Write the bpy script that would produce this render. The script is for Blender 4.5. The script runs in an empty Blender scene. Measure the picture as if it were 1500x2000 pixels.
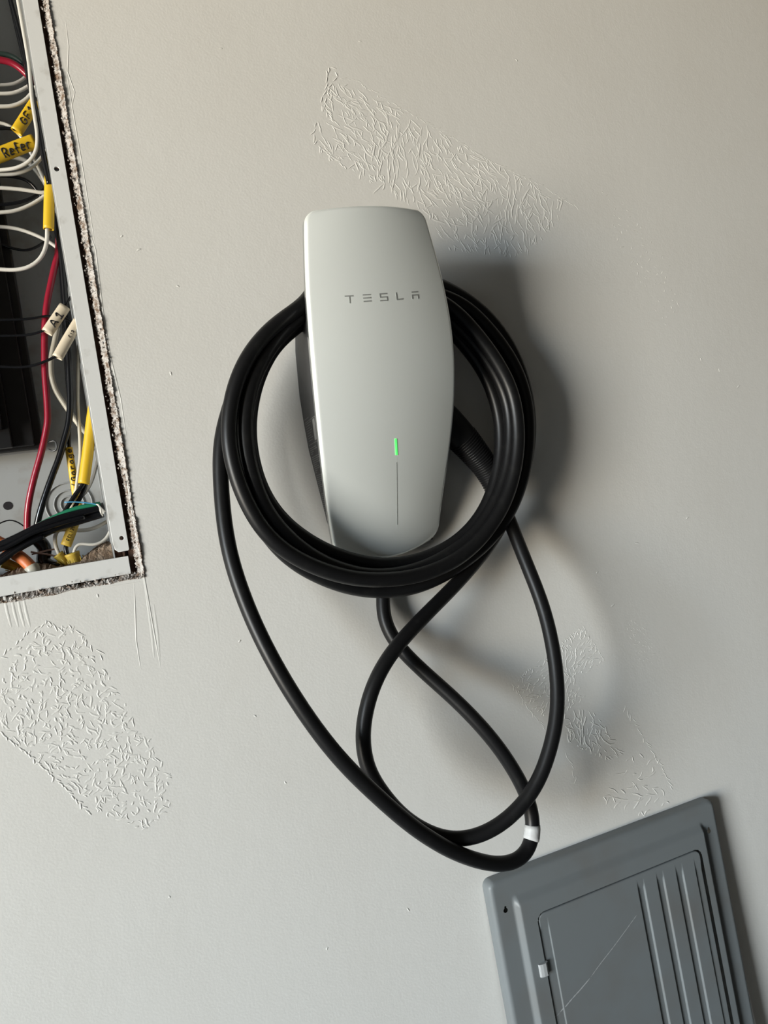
import bpy, math, random
from mathutils import Vector, Matrix

# ------------------------------------------------------------------ camera, world, daylight, exposure
SC = bpy.context.scene
COL = SC.collection
F, W_PX, H_PX = 1500.0, 1500, 2000
YAW, ROLL, DIST, Z0 = math.radians(21.4), math.radians(9.45), 0.81, 1.2   # camera 0.81 m from the wall, 1.2 m above the floor
cr, sr, cy, sy = math.cos(ROLL), math.sin(ROLL), math.cos(YAW), math.sin(YAW)
cam_d = bpy.data.cameras.new('camera')
cam_d.sensor_fit = 'VERTICAL'; cam_d.sensor_height = 36.0; cam_d.lens = F / H_PX * 36.0
cam_d.clip_start = 0.02
cam = bpy.data.objects.new('camera', cam_d); COL.objects.link(cam)
rx = Vector((cy, -sy, 0)); up = Vector((0, 0, 1)); fw = Vector((sy, cy, 0))
cx_ = rx * cr - up * sr; cu_ = rx * sr + up * cr
M = Matrix((cx_, cu_, -fw)).transposed().to_4x4(); M.translation = Vector((0, -DIST, Z0))
cam.matrix_world = M
SC.camera = cam

wd = bpy.data.worlds.new('world'); SC.world = wd; wd.use_nodes = True
nt = wd.node_tree; bg = nt.nodes['Background']
SKY, GROUND, STRENGTH = (0.78, 0.90, 1.0), (1.0, 0.90, 0.74), 42.0      # hazy sky above the horizon, sunlit driveway below it
tcw = nt.nodes.new('ShaderNodeTexCoord'); sep = nt.nodes.new('ShaderNodeSeparateXYZ'); mrw = nt.nodes.new('ShaderNodeMapRange')
mrw.inputs['From Min'].default_value = -0.02; mrw.inputs['From Max'].default_value = 0.02
mxw = nt.nodes.new('ShaderNodeMix'); mxw.data_type = 'RGBA'
mxw.inputs['A'].default_value = (*GROUND, 1); mxw.inputs['B'].default_value = (*SKY, 1)
nt.links.new(tcw.outputs['Generated'], sep.inputs[0]); nt.links.new(sep.outputs['Z'], mrw.inputs['Value'])
nt.links.new(mrw.outputs['Result'], mxw.inputs['Factor']); nt.links.new(mxw.outputs['Result'], bg.inputs['Color'])
bg.inputs['Strength'].default_value = STRENGTH
# the open garage door in the left wall is where the daylight comes in
DY0, DY1, DZT = -3.05, -1.30, 2.15
pd = bpy.data.lights.new('garage_door_daylight', 'AREA'); pd.shape = 'RECTANGLE'; pd.size = DZT; pd.size_y = DY1 - DY0
pd.cycles.is_portal = True
po = bpy.data.objects.new('garage_door_daylight', pd); COL.objects.link(po)
po.location = (-4.02, (DY0 + DY1) / 2, DZT / 2); po.rotation_euler = (0, -math.pi / 2, 0)

SC.view_settings.view_transform = 'Standard'
SC.view_settings.look = 'None'
SC.view_settings.exposure = 0.0
SC.view_settings.gamma = 1.0
SC.view_settings.use_curve_mapping = False

# ------------------------------------------------------------------ helpers
def P(px, py, h=0.0):
    """Point seen at a pixel of the photograph, h metres in front of the wall (y = -h)."""
    a, b = px - W_PX / 2, py - H_PX / 2
    r = a * cr - b * sr; u = -a * sr - b * cr
    X = r * cy + F * sy; Y = F * cy - r * sy
    t = DIST - h
    return Vector((X / Y * t, -h, u / Y * t + Z0))

def link(name, verts, faces, mat, parent=None, smooth=True, kind=None):
    me = bpy.data.meshes.new(name)
    me.from_pydata([tuple(v) for v in verts], [], faces)
    me.validate(); me.update()
    if mat: me.materials.append(mat)
    if smooth:
        for p in me.polygons: p.use_smooth = True
    o = bpy.data.objects.new(name, me); COL.objects.link(o)
    if parent: o.parent = parent
    if kind: o['kind'] = kind
    return o

def tag(o, label, cat, group=None):
    o['label'] = label; o['category'] = cat
    if group: o['group'] = group
    return o

def thing(name, label, cat, group=None):
    o = bpy.data.objects.new(name, None); COL.objects.link(o); o.empty_display_size = 0.02
    return tag(o, label, cat, group)

class MB:
    def __init__(s): s.v = []; s.f = []
    def add(s, v, f):
        n = len(s.v); s.v += [Vector(p) for p in v]; s.f += [tuple(i + n for i in q) for q in f]
    def box(s, x0, x1, y0, y1, z0, z1):
        s.add([(x0,y0,z0),(x1,y0,z0),(x1,y1,z0),(x0,y1,z0),(x0,y0,z1),(x1,y0,z1),(x1,y1,z1),(x0,y1,z1)],
              [(0,3,2,1),(4,5,6,7),(0,1,5,4),(1,2,6,5),(2,3,7,6),(3,0,4,7)])
    def tube(s, pts, r, n=12, caps=True):
        v, f = tube_mesh(pts, r, n, caps); s.add(v, f)
    def build(s, name, mat, parent=None, smooth=True, kind=None):
        return link(name, s.v, s.f, mat, parent, smooth, kind)

def bevel(o, w=0.001, seg=2):
    m = o.modifiers.new('bevel', 'BEVEL'); m.width = w; m.segments = seg; m.limit_method = 'ANGLE'
    for p in o.data.polygons: p.use_smooth = False
    return o

def catmull(pts, step=0.003):
    pts = [Vector(p) for p in pts]
    ext = [pts[0] * 2 - pts[1]] + pts + [pts[-1] * 2 - pts[-2]]
    out = []
    for i in range(1, len(ext) - 2):
        p0, p1, p2, p3 = ext[i-1], ext[i], ext[i+1], ext[i+2]
        n = max(2, int((p2 - p1).length / step))
        a = 0.5
        t0 = 0; t1 = t0 + max(1e-6, (p1-p0).length) ** a; t2 = t1 + max(1e-6, (p2-p1).length) ** a; t3 = t2 + max(1e-6, (p3-p2).length) ** a
        for k in range(n):
            t = t1 + (t2 - t1) * k / n
            A1 = p0*((t1-t)/(t1-t0)) + p1*((t-t0)/(t1-t0)); A2 = p1*((t2-t)/(t2-t1)) + p2*((t-t1)/(t2-t1)); A3 = p2*((t3-t)/(t3-t2)) + p3*((t-t2)/(t3-t2))
            B1 = A1*((t2-t)/(t2-t0)) + A2*((t-t0)/(t2-t0)); B2 = A2*((t3-t)/(t3-t1)) + A3*((t-t1)/(t3-t1))
            out.append(B1*((t2-t)/(t2-t1)) + B2*((t-t1)/(t2-t1)))
    out.append(pts[-1])
    return out

def relax(pts, it=10):
    for _ in range(it):
        q = list(pts)
        for i in range(1, len(pts) - 1): q[i] = pts[i] * 0.5 + (pts[i-1] + pts[i+1]) * 0.25
        pts = q
    return pts

def tube_mesh(pts, r, n=12, caps=True):
    m = len(pts); v = []; f = []
    t = [(pts[min(i+1, m-1)] - pts[max(i-1, 0)]).normalized() for i in range(m)]
    ref = Vector((0, -1, 0)) if abs(t[0].y) < 0.9 else Vector((1, 0, 0))
    a = (ref - t[0] * ref.dot(t[0])).normalized()
    for i in range(m):
        a = (a - t[i] * a.dot(t[i])).normalized(); b = t[i].cross(a)
        R = r[i] if isinstance(r, (list, tuple)) else r
        for k in range(n):
            w = 2 * math.pi * k / n
            v.append(pts[i] + a * (math.cos(w) * R) + b * (math.sin(w) * R))
    for i in range(m - 1):
        for k in range(n):
            k2 = (k + 1) % n
            f.append((i*n+k, i*n+k2, (i+1)*n+k2, (i+1)*n+k))
    if caps:
        f.append(tuple(range(n))[::-1]); f.append(tuple((m-1)*n + k for k in range(n)))
    return v, f

def interp(x, tab):
    if x <= tab[0][0]: return tab[0][1]
    for (a, fa), (b, fb) in zip(tab, tab[1:]):
        if x <= b:
            return fa + (fb - fa) * (x - a) / (b - a)
    return tab[-1][1]

def smooth_tab(tab, n=80, it=170):
    a, b = tab[0][0], tab[-1][0]
    xs = [a + (b - a) * i / n for i in range(n + 1)]; ys = [interp(x, tab) for x in xs]
    for _ in range(it):
        q = list(ys)
        for i in range(1, n): q[i] = 0.5 * ys[i] + 0.25 * (ys[i-1] + ys[i+1])
        ys = q
    return list(zip(xs, ys))

# ------------------------------------------------------------------ materials
def mat(name, color, rough=0.5, metal=0.0, coat=0.0, coat_rough=0.05, spec=0.5, emit=None, emit_s=0, bumps=(), var=None, sub=None):
    m = bpy.data.materials.new(name); m.use_nodes = True
    nt = m.node_tree; b = nt.nodes['Principled BSDF']
    b.inputs['Base Color'].default_value = (*color, 1); b.inputs['Roughness'].default_value = rough
    b.inputs['Metallic'].default_value = metal; b.inputs['Coat Weight'].default_value = coat
    b.inputs['Coat Roughness'].default_value = coat_rough; b.inputs['Specular IOR Level'].default_value = spec
    if emit:
        b.inputs['Emission Color'].default_value = (*emit, 1); b.inputs['Emission Strength'].default_value = emit_s
    tc = nt.nodes.new('ShaderNodeTexCoord')
    prev = None
    for (scale, strength, dist, detail) in bumps:
        n = nt.nodes.new('ShaderNodeTexNoise'); n.inputs['Scale'].default_value = scale; n.inputs['Detail'].default_value = detail
        nt.links.new(tc.outputs['Object'], n.inputs['Vector'])
        bp = nt.nodes.new('ShaderNodeBump'); bp.inputs['Strength'].default_value = strength; bp.inputs['Distance'].default_value = dist
        nt.links.new(n.outputs['Fac'], bp.inputs['Height'])
        if prev: nt.links.new(prev.outputs['Normal'], bp.inputs['Normal'])
        prev = bp
    if prev: nt.links.new(prev.outputs['Normal'], b.inputs['Normal'])
    if var:                                   # (second colour, scale, low, high)
        c2, scale, lo, hi = var
        n = nt.nodes.new('ShaderNodeTexNoise'); n.inputs['Scale'].default_value = scale; n.inputs['Detail'].default_value = 6
        nt.links.new(tc.outputs['Object'], n.inputs['Vector'])
        mr = nt.nodes.new('ShaderNodeMapRange'); mr.inputs['From Min'].default_value = lo; mr.inputs['From Max'].default_value = hi
        nt.links.new(n.outputs['Fac'], mr.inputs['Value'])
        mx = nt.nodes.new('ShaderNodeMix'); mx.data_type = 'RGBA'
        mx.inputs['A'].default_value = (*color, 1); mx.inputs['B'].default_value = (*c2, 1)
        nt.links.new(mr.outputs['Result'], mx.inputs['Factor']); nt.links.new(mx.outputs['Result'], b.inputs['Base Color'])
    return m

M_WALL = mat('painted_drywall', (0.70, 0.69, 0.655), 0.55, spec=0.3, bumps=((420, 0.10, 0.0012, 3), (70, 0.10, 0.002, 2)), var=((0.675, 0.66, 0.62), 6, 0.45, 0.80))
M_RIDGE = M_WALL
M_GYPSUM = mat('broken_gypsum', (0.52, 0.49, 0.46), 0.9, bumps=((700, 0.8, 0.002, 6),), var=((0.20, 0.14, 0.10), 160, 0.44, 0.62))
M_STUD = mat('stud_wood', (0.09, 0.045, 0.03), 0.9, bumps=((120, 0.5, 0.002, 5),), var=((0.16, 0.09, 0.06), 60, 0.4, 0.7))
M_FLANGE = mat('light_grey_enamel', (0.70, 0.705, 0.69), 0.42, bumps=((250, 0.08, 0.001, 3),), var=((0.52, 0.51, 0.48), 60, 0.58, 0.75))
M_BOX = mat('grey_steel_box', (0.33, 0.34, 0.34), 0.5, bumps=((200, 0.06, 0.001, 3),), var=((0.27, 0.26, 0.24), 50, 0.55, 0.75))
M_COVER = mat('grey_panel_enamel', (0.165, 0.180, 0.184), 0.46, spec=0.45, bumps=((500, 0.04, 0.0005, 2),), var=((0.155, 0.158, 0.154), 14, 0.5, 0.75))
M_BLACKPL = mat('black_plastic', (0.008, 0.008, 0.009), 0.38, var=((0.014, 0.014, 0.014), 70, 0.5, 0.8))
M_RUBBER = mat('black_cable_rubber', (0.0055, 0.0055, 0.006), 0.40, spec=0.30, bumps=((300, 0.05, 0.0005, 3),), var=((0.011, 0.011, 0.0105), 90, 0.58, 0.8))
M_BODY = mat('charcoal_plastic', (0.017, 0.0175, 0.019), 0.5, bumps=((900, 0.05, 0.0005, 2),))
M_FACE = mat('silver_glass_face', (0.90, 0.935, 0.90), 0.33, metal=0.42, coat=1.0, coat_rough=0.05)
M_RIM = mat('silver_rim', (0.30, 0.31, 0.31), 0.25, metal=0.6, coat=0.8)
M_LOGO = mat('logo_grey', (0.24, 0.25, 0.24), 0.45, metal=0.2)
M_LED = mat('green_led', (0.1, 0.8, 0.15), 0.4, emit=(0.10, 0.95, 0.16), emit_s=0.8)
M_SLIT = mat('slit_grey', (0.36, 0.375, 0.36), 0.4, metal=0.4)
M_PRINT = mat('white_print', (0.15, 0.15, 0.148), 0.6)
M_BAND = mat('white_tape', (0.50, 0.50, 0.49), 0.5, bumps=((150, 0.25, 0.002, 2),))
M_INK = mat('black_marker', (0.012, 0.010, 0.012), 0.5)
M_METAL = mat('zinc_metal', (0.42, 0.42, 0.41), 0.35, metal=0.85)
M_DEBRIS = mat('brown_debris', (0.17, 0.115, 0.075), 0.95, bumps=((350, 0.9, 0.004, 6),), var=((0.36, 0.28, 0.21), 90, 0.5, 0.7))
wb_ = ((260, 0.06, 0.0006, 2),)
WM = {
 'white': mat('white_insulation', (0.60, 0.58, 0.53), 0.38, bumps=wb_),
 'cream': mat('cream_insulation', (0.52, 0.48, 0.39), 0.38, bumps=wb_),
 'grey': mat('grey_white_insulation', (0.40, 0.39, 0.36), 0.4, bumps=wb_),
 'black': mat('black_insulation', (0.006, 0.0065, 0.008), 0.2, bumps=wb_),
 'red': mat('red_insulation', (0.25, 0.010, 0.026), 0.28, bumps=wb_),
 'green': mat('green_insulation', (0.012, 0.17, 0.085), 0.4, bumps=wb_),
 'dkgreen': mat('dark_green_insulation', (0.02, 0.035, 0.03), 0.4, bumps=wb_),
 'yellow': mat('yellow_sleeve', (0.68, 0.43, 0.018), 0.42, bumps=wb_),
 'dullyellow': mat('dull_yellow_sleeve', (0.52, 0.36, 0.05), 0.5, bumps=wb_),
 'ivory': mat('ivory_sleeve', (0.66, 0.57, 0.43), 0.45, bumps=wb_),
 'orange': mat('orange_insulation', (0.55, 0.15, 0.045), 0.45, bumps=wb_),
 'pink': mat('pale_pink_insulation', (0.55, 0.40, 0.38), 0.4, bumps=wb_),
 'blue': mat('blue_plastic_strand', (0.08, 0.32, 0.55), 0.4, bumps=wb_),
}
M_ROOM = mat('garage_drywall', (0.05, 0.049, 0.046), 0.8)
M_CONC = mat('garage_concrete', (0.085, 0.085, 0.084), 0.7, bumps=((40, 0.2, 0.003, 5),), var=((0.07, 0.07, 0.068), 5, 0.4, 0.7))

# ------------------------------------------------------------------ the room
XL, XR, YB, ZT = -4.0, 3.2, -5.2, 2.6
def slab(name, x0, x1, y0, y1, z0, z1, m):
    b = MB(); b.box(x0, x1, y0, y1, z0, z1); return b.build(name, m, None, False, 'structure')
slab('floor', XL - 0.1, XR + 0.1, YB - 0.1, 0.0, -0.1, 0.0, M_CONC)
slab('ceiling', XL - 0.1, XR + 0.1, YB - 0.1, 0.2, ZT, ZT + 0.1, M_ROOM)
slab('wall_right', XR, XR + 0.1, YB, 0.0, 0, ZT, M_ROOM)
slab('wall_back', XL, XR, YB - 0.1, YB, 0, ZT, M_ROOM)
b = MB()                                                   # left wall around the open garage door
b.box(XL - 0.1, XL, DY1, 0.0, 0, ZT); b.box(XL - 0.1, XL, YB, DY0, 0, ZT); b.box(XL - 0.1, XL, DY0, DY1, DZT, ZT)
b.build('wall_left', M_ROOM, None, False, 'structure')

# front wall with a rectangular cut-out for the sunken box
HX0, HX1 = -0.372, P(253, 1080, -.003).x + 0.0092
HZ0, HZ1 = P(125, 1143, -.003).z - 0.0048, Z0 + 0.80
TH = 0.0127
b = MB()
def wall_ring(y):
    return [(XL,y,0),(XR,y,0),(XR,y,ZT),(XL,y,ZT),(HX0,y,HZ0),(HX1,y,HZ0),(HX1,y,HZ1),(HX0,y,HZ1)]
b.add(wall_ring(0) + wall_ring(TH),
      [(0,1,5,4),(1,2,6,5),(2,3,7,6),(3,0,4,7)] +
      [(8,12,13,9),(9,13,14,10),(10,14,15,11),(11,15,12,8)] +
      [(4,5,13,12),(5,6,14,13),(6,7,15,14),(7,4,12,15)])
WALL = b.build('wall_front', M_WALL, None, False, 'structure')
# framing behind the drywall, seen in the gap round the box
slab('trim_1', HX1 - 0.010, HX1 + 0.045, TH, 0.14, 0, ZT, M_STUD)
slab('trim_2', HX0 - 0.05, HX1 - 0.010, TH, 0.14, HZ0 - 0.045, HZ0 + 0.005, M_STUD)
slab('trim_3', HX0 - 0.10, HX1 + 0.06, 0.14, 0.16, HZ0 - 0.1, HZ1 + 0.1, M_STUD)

# crumbled gypsum along the cut
rnd = random.Random(4)
def gypsum(path, inward, name):
    """path: wall-surface points along the cut; inward: unit vector into the opening."""
    rows = []
    n = len(path)
    w1 = w2 = 0.5
    for i, p in enumerate(path):
        w1 += rnd.uniform(-.25, .25); w1 = min(1, max(0, w1)); w2 += rnd.uniform(-.3, .3); w2 = min(1, max(0, w2))
        j = lambda s: Vector((rnd.uniform(-s, s), rnd.uniform(-s, s), rnd.uniform(-s, s)))
        rows.append([p - inward * (0.0010 + 0.002 * w1) + Vector((0, -0.0001, 0)),
                     p - inward * (0.0003 + 0.0008 * w1) + Vector((0, -0.0010 - 0.0012 * w2, 0)) + j(.0005),
                     p + inward * (0.0012 * w2) + Vector((0, 0.0004, 0)) + j(.0009),
                     p + inward * (0.0022 + 0.0016 * w1) + Vector((0, 0.003, 0)) + j(.0012),
                     p + inward * (0.0036 + 0.0022 * w2) + Vector((0, 0.0065, 0)) + j(.0012),
                     p + inward * (0.0030 + 0.001 * w1) + Vector((0, 0.0125, 0)) + j(.0006)])
    v = [q for r in rows for q in r]; f = []
    for i in range(n - 1):
        for k in range(5):
            a = i*6 + k; f.append((a, a+1, a+7, a+6))
    # loose crumbs
    for _ in range(int(n * 0.5)):
        p = rnd.choice(path); c = p + inward * rnd.uniform(0, .006) + Vector((rnd.uniform(-.001,.001), rnd.uniform(-.0008, .006), rnd.uniform(-.001,.001)))
        s = rnd.uniform(.0005, .0015); m0 = len(v)
        for dx, dy, dz in ((1,0,0),(-1,0,0),(0,1,0),(0,-1,0),(0,0,1),(0,0,-1)):
            v.append(c + Vector((dx, dy, dz)) * s * rnd.uniform(.6, 1.3))
        f += [tuple(m0 + k for k in t) for t in ((0,2,4),(2,1,4),(1,3,4),(3,0,4),(2,0,5),(1,2,5),(3,1,5),(0,3,5))]
    return link(name, v, f, M_GYPSUM, WALL, False, 'stuff')
side = [Vector((HX1, 0, HZ0 - 0.001 + (HZ1 - HZ0) * i / 700)) for i in range(701)]
gypsum(side, Vector((-1, 0, 0)), 'gypsum_edge')
bot = [Vector((HX0 + (HX1 - HX0 + .001) * i / 360, 0, HZ0)) for i in range(361)]
gypsum(bot, Vector((0, 0, 1)), 'gypsum_edge')

# ridges of old glue and blistered paint on the wall
def in_poly(x, y, poly):
    c = False; j = len(poly) - 1
    for i in range(len(poly)):
        xi, yi = poly[i]; xj, yj = poly[j]
        if (yi > y) != (yj > y) and x < (xj - xi) * (y - yi) / (yj - yi) + xi: c = not c
        j = i
    return c
def ridge(mb, pts, wid, hgt, taper=True):
    """pts: pixel polyline on the wall."""
    w = [P(x, y, 0) for x, y in pts]; n = len(w); rows = []
    for i in range(n):
        t = (w[min(i+1, n-1)] - w[max(i-1, 0)]); t.y = 0; t.normalize(); nn = Vector((-t.z, 0, t.x))
        s = math.sin(math.pi * (i + 0.35) / (n - 0.3)) ** 0.5 if taper else 1
        for off, hh in ((-1, -.05), (-.45, .75), (0, 1), (.45, .75), (1, -.05)):
            rows.append(w[i] + nn * off * wid * 0.5 * (.35 + .65 * s) + Vector((0, -hgt * hh * s, 0)))
    f = []
    for i in range(n - 1):
        for k in range(4): a = i*5 + k; f.append((a, a+1, a+6, a+5))
    mb.add(rows, f)
def worm(x, y, ang, length, seg=7, wander=.35):
    pts = [(x, y)]; st = length / seg
    for _ in range(seg):
        ang += rnd.uniform(-wander, wander); x += math.cos(ang) * st; y += math.sin(ang) * st; pts.append((x, y))
    return pts
def patch(poly, n, angf, lmin, lmax, wid, hgt, wander=.35, spacing=7.0, beads=(), fork=0.25):
    mb = MB(); placed = []
    xs = [p[0] for p in poly]; ys = [p[1] for p in poly]; tries = 0
    while len(placed) < n and tries < n * 30:
        tries += 1
        x, y = rnd.uniform(min(xs), max(xs)), rnd.uniform(min(ys), max(ys))
        if not in_poly(x, y, poly): continue
        if any(abs(x-a) < spacing * .8 and abs(y-c) < spacing * 1.3 for a, c in placed): continue
        placed.append((x, y)); a = angf(x, y) + rnd.gauss(0, .22); L = rnd.uniform(lmin, lmax) * rnd.uniform(.6, 1.1)
        pts = worm(x, y, a, L, 7, wander); k = len(pts)
        pts = [q for q in pts if in_poly(q[0], q[1], poly)]
        if len(pts) < 3: continue
        ridge(mb, pts, wid * rnd.uniform(.7, 1.3), hgt * rnd.uniform(.6, 1.2))
        if rnd.random() < fork:
            s = rnd.choice((-1, 1)); ridge(mb, worm(x, y, a + s * rnd.uniform(.4, .9), L * .7, 6, wander), wid * .9, hgt)
    for line, amp, step, wd_, hg in beads:
        for (x0, y0), (x1, y1) in zip(line, line[1:]):
            n_ = max(1, int(math.hypot(x1-x0, y1-y0) / step)); an = math.atan2(y1-y0, x1-x0)
            for i in range(n_):
                t = i / n_; x = x0 + (x1-x0)*t + rnd.uniform(-amp, amp); y = y0 + (y1-y0)*t + rnd.uniform(-amp, amp)
                ridge(mb, worm(x, y, an + rnd.uniform(-.5, .5), step * rnd.uniform(.8, 1.7), 5, .3), wd_, hg)
    o = mb.build('glue_residue', M_RIDGE, WALL, True, 'stuff')
    return o
# above the charger
patch([(640,160),(664,160),(700,172),(800,225),(950,308),(1120,398),(1060,470),(1010,505),(880,490),(830,415),(770,390),(685,330),(620,292),(613,245),(628,195)],
      520, lambda x, y: 1.15 + .35 * math.sin(x * .021 + y * .013), 14, 40, .0022, .00040, .28, 5.6,
      beads=[([(664,152),(700,160),(770,205),(850,250),(950,310),(1050,360),(1135,408)], 2.0, 7, .0013, .00030),
             ([(628,200),(634,175),(640,150),(645,132),(655,140),(658,152),(648,163),(640,180),(634,205),(650,240)], .8, 9, .0018, .0006),
             ([(618,240),(614,262),(622,284),(645,306),(680,330),(690,318)], .8, 10, .0016, .0005)])
# below the open box
patch([(0,1305),(40,1262),(95,1217),(150,1222),(180,1268),(212,1310),(232,1352),(272,1420),(310,1475),(340,1520),(330,1585),(285,1625),(245,1610),(178,1578),(100,1510),(0,1425)],
      520, lambda x, y: rnd.uniform(0, 6.28), 9, 30, .0021, .00042, .6, 6.6,
      beads=[([(0,1430),(60,1478),(120,1532),(178,1592)], 1.2, 7, .0020, .00055),
             ([(0,1285),(45,1245),(95,1215),(122,1233)], 2, 9, .0018, .0005), ([(135,1220),(160,1240),(205,1288)], 1.2, 11, .0015, .0005)])
# right of the hanging cable
patch([(1000,1335),(1060,1282),(1138,1222),(1182,1292),(1120,1330),(1150,1360),(1108,1392),(1060,1400),(1035,1390)], 240, lambda x, y: -1.1 + .5 * math.sin(x*.05), 6, 19, .0013, .00048, .4, 5.0,
      beads=[([(1000,1335),(1030,1380),(1065,1425)], .8, 7, .0012, .0003), ([(1138,1222),(1160,1255),(1178,1288)], .8, 9, .0012, .0003)])
patch([(1098,1390),(1150,1380),(1200,1440),(1225,1475),(1185,1488),(1150,1470),(1110,1450)], 70, lambda x, y: 0.9 + .6 * math.sin(x*.04), 9, 28, .0018, .0006, .4, 7,
      beads=[([(1222,1378),(1255,1440),(1282,1480),(1300,1515),(1312,1545)], 1.2, 9, .0016, .0004), ([(1105,1470),(1130,1530)], 1.5, 12, .0015, .0003)])
patch([(1205,1490),(1275,1460),(1300,1500),(1310,1560),(1290,1590),(1235,1600),(1170,1570)], 38, lambda x, y: -.6 + math.sin(y*.05), 10, 30, .0022, .0006, .45, 11)
# faint specks at the far right
patch([(1155,345),(1230,400),(1310,520),(1330,600),(1300,640),(1210,490)], 70, lambda x, y: rnd.uniform(0, 6), 3, 9, .0012, .00028, .4, 7)
patch([(1240,1200),(1270,1240),(1280,1300),(1250,1290),(1220,1230)], 40, lambda x, y: .9, 3, 9, .0010, .00022, .4, 6)
# knife scores, torn paper edges, small pimples in the paint
def score(pts, w, h):
    mb = MB(); q = []
    for (x0, y0), (x1, y1) in zip(pts, pts[1:]):
        for i in range(12): q.append((x0 + (x1-x0)*i/12, y0 + (y1-y0)*i/12))
    q.append(pts[-1]); ridge(mb, q, w, h); mb.build('knife_score', M_RIDGE, WALL)
score([(262,1140),(264,1190),(266,1250),(275,1308)], .0016, .0003)
score([(236,860),(258,1000),(284,1140),(300,1230),(314,1306)], .0018, .00035)
score([(268,1060),(285,1150),(298,1250),(301,1285)], .003, .00022)
score([(300,1180),(308,1240),(312,1290)], .003, .00022)
score([(128,128),(142,215),(162,330),(188,492)], .0012, .00025)
score([(163,420),(187,488),(200,600),(214,690),(236,780),(248,860)], .0018, .0003)
score([(195,560),(205,640),(222,740)], .0014, .00025)
score([(128,40),(134,90),(132,140),(146,180),(138,220)], .0012, .0003)
score([(150,1152),(215,1145),(280,1136)], .0012, .00022)
for x in (8, 22, 34, 45): score([(x, 1165), (x + 6, 1195), (x + 14, 1225)], .003, .0003)
mb = MB()
for x, y in ((335,733),(350,560),(700,80),(1010,120),(435,95),(500,1400),(560,1530),(330,1750),(640,1850),(800,1780),(1200,1180),(1165,1120),(1405,720),(1445,752),(1345,1010),(1370,705),(190,1160),(470,1250),(1240,1060),(240,460),(268,490)):
    ridge(mb, worm(x, y, rnd.uniform(0, 6), rnd.uniform(4, 9), 4, .5), .0022, .0005)
mb.build('paint_pimples', M_RIDGE, WALL, True, 'stuff')

# ------------------------------------------------------------------ recessed electrical box
BD = 0.090                                              # inner depth
FX1, FX0 = P(253, 1080, -.003).x, P(222, 1070, -.003).x  # outer and inner edge of the right flange
FZ0 = P(125, 1143, -.003).z                             # underside of bottom flange
FZ1 = P(125, 1107, -.003).z                             # its upper edge
BX0, BZ1 = -0.345, Z0 + 0.77
BOX = thing('breaker_box', 'recessed light grey steel breaker box, open and full of wires, at the left edge', 'electrical box')
b = MB(); b.box(BX0, FX0, BD, BD + .0015, FZ1, BZ1); back = b.build('back_panel', M_BOX, BOX, False)
b = MB(); b.box(FX0 - .0012, FX0, .004, BD, FZ1, BZ1); b.build('side_wall', M_BOX, BOX, False)
b = MB(); b.box(BX0, BX0 + .0012, .004, BD, FZ1, BZ1); b.build('side_wall', M_BOX, BOX, False)
b = MB(); b.box(BX0, FX0, .004, BD, FZ1 - .0012, FZ1); b.build('bottom_wall', M_BOX, BOX, False)
b = MB(); b.box(BX0, FX0, .004, BD, BZ1, BZ1 + .0012); b.build('top_wall', M_BOX, BOX, False)
cz = P(230, 1078, -.003).z
# right flange with a clipped lower corner and two round screw holes
def flange_plate(name, outline, y0, y1, holes=()):
    v = []; f = []
    n = len(outline)
    me = bpy.data.curves.new(name, 'CURVE'); me.dimensions = '2D'; me.fill_mode = 'BOTH'
    for loop in [outline] + [[(hx + hr * math.cos(k * math.pi / 8), hz + hr * math.sin(k * math.pi / 8)) for k in range(16)] for hx, hz, hr in holes]:
        s = me.splines.new('POLY'); s.points.add(len(loop) - 1); s.use_cyclic_u = True
        for q, (x, z) in zip(s.points, loop): q.co = (x, z, 0, 1)
    me.extrude = (y1 - y0) / 2; me.bevel_depth = 0.0003; me.bevel_resolution = 1
    tmp = bpy.data.objects.new('tmp', me); COL.objects.link(tmp)
    dg = bpy.context.evaluated_depsgraph_get(); dg.update()
    m2 = bpy.data.meshes.new_from_object(tmp.evaluated_get(dg))
    bpy.data.objects.remove(tmp)
    m2.transform(Matrix(((1,0,0,0),(0,0,-1,(y0+y1)/2),(0,1,0,0),(0,0,0,1))))
    m2.name = name; m2.materials.clear(); m2.materials.append(M_FLANGE)
    o = bpy.data.objects.new(name, m2); COL.objects.link(o); o.parent = BOX
    return o
h1, h2 = P(111, 331, -.003), P(237.5, 1051, -.003)
flange_plate('side_flange', [(FX0 + .004, cz), (FX1 - .001, cz), (FX1, cz + .001), (FX1, BZ1), (FX0, BZ1), (FX0, cz + .012), (FX0 + .001, cz + .003)], .0022, .0036,
             [(h1.x, h1.z, .0027), (h2.x, h2.z, .0024)])
flange_plate('bottom_flange', [(BX0, FZ0), (FX1 - .002, FZ0), (FX1 - .002, FZ1), (BX0, FZ1)], .0032, .0046)
flange_plate('side_flange', [(BX0 - .018, FZ1), (BX0, FZ1), (BX0, BZ1), (BX0 - .018, BZ1)], .0022, .0036)
flange_plate('top_flange', [(BX0, BZ1), (FX1, BZ1), (FX1, BZ1 + .018), (BX0, BZ1 + .018)], .0032, .0046)
b = MB(); b.box(FX1 - .0009, FX1, .0036, .013, cz, BZ1); b.build('flange_lip', M_FLANGE, BOX, False)
for hh in (h1,):
    b = MB(); b.tube([hh + Vector((0, .0045, 0)), hh + Vector((0, .0028, 0))], .0024, 14); s_ = b.build('screw', M_METAL, BOX)
    b = MB(); b.box(hh.x - .0021, hh.x + .0021, hh.y - .0006, hh.y - .0001, hh.z - .0003, hh.z + .0003); b.build('screw_slot', M_INK, s_, False)
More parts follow.
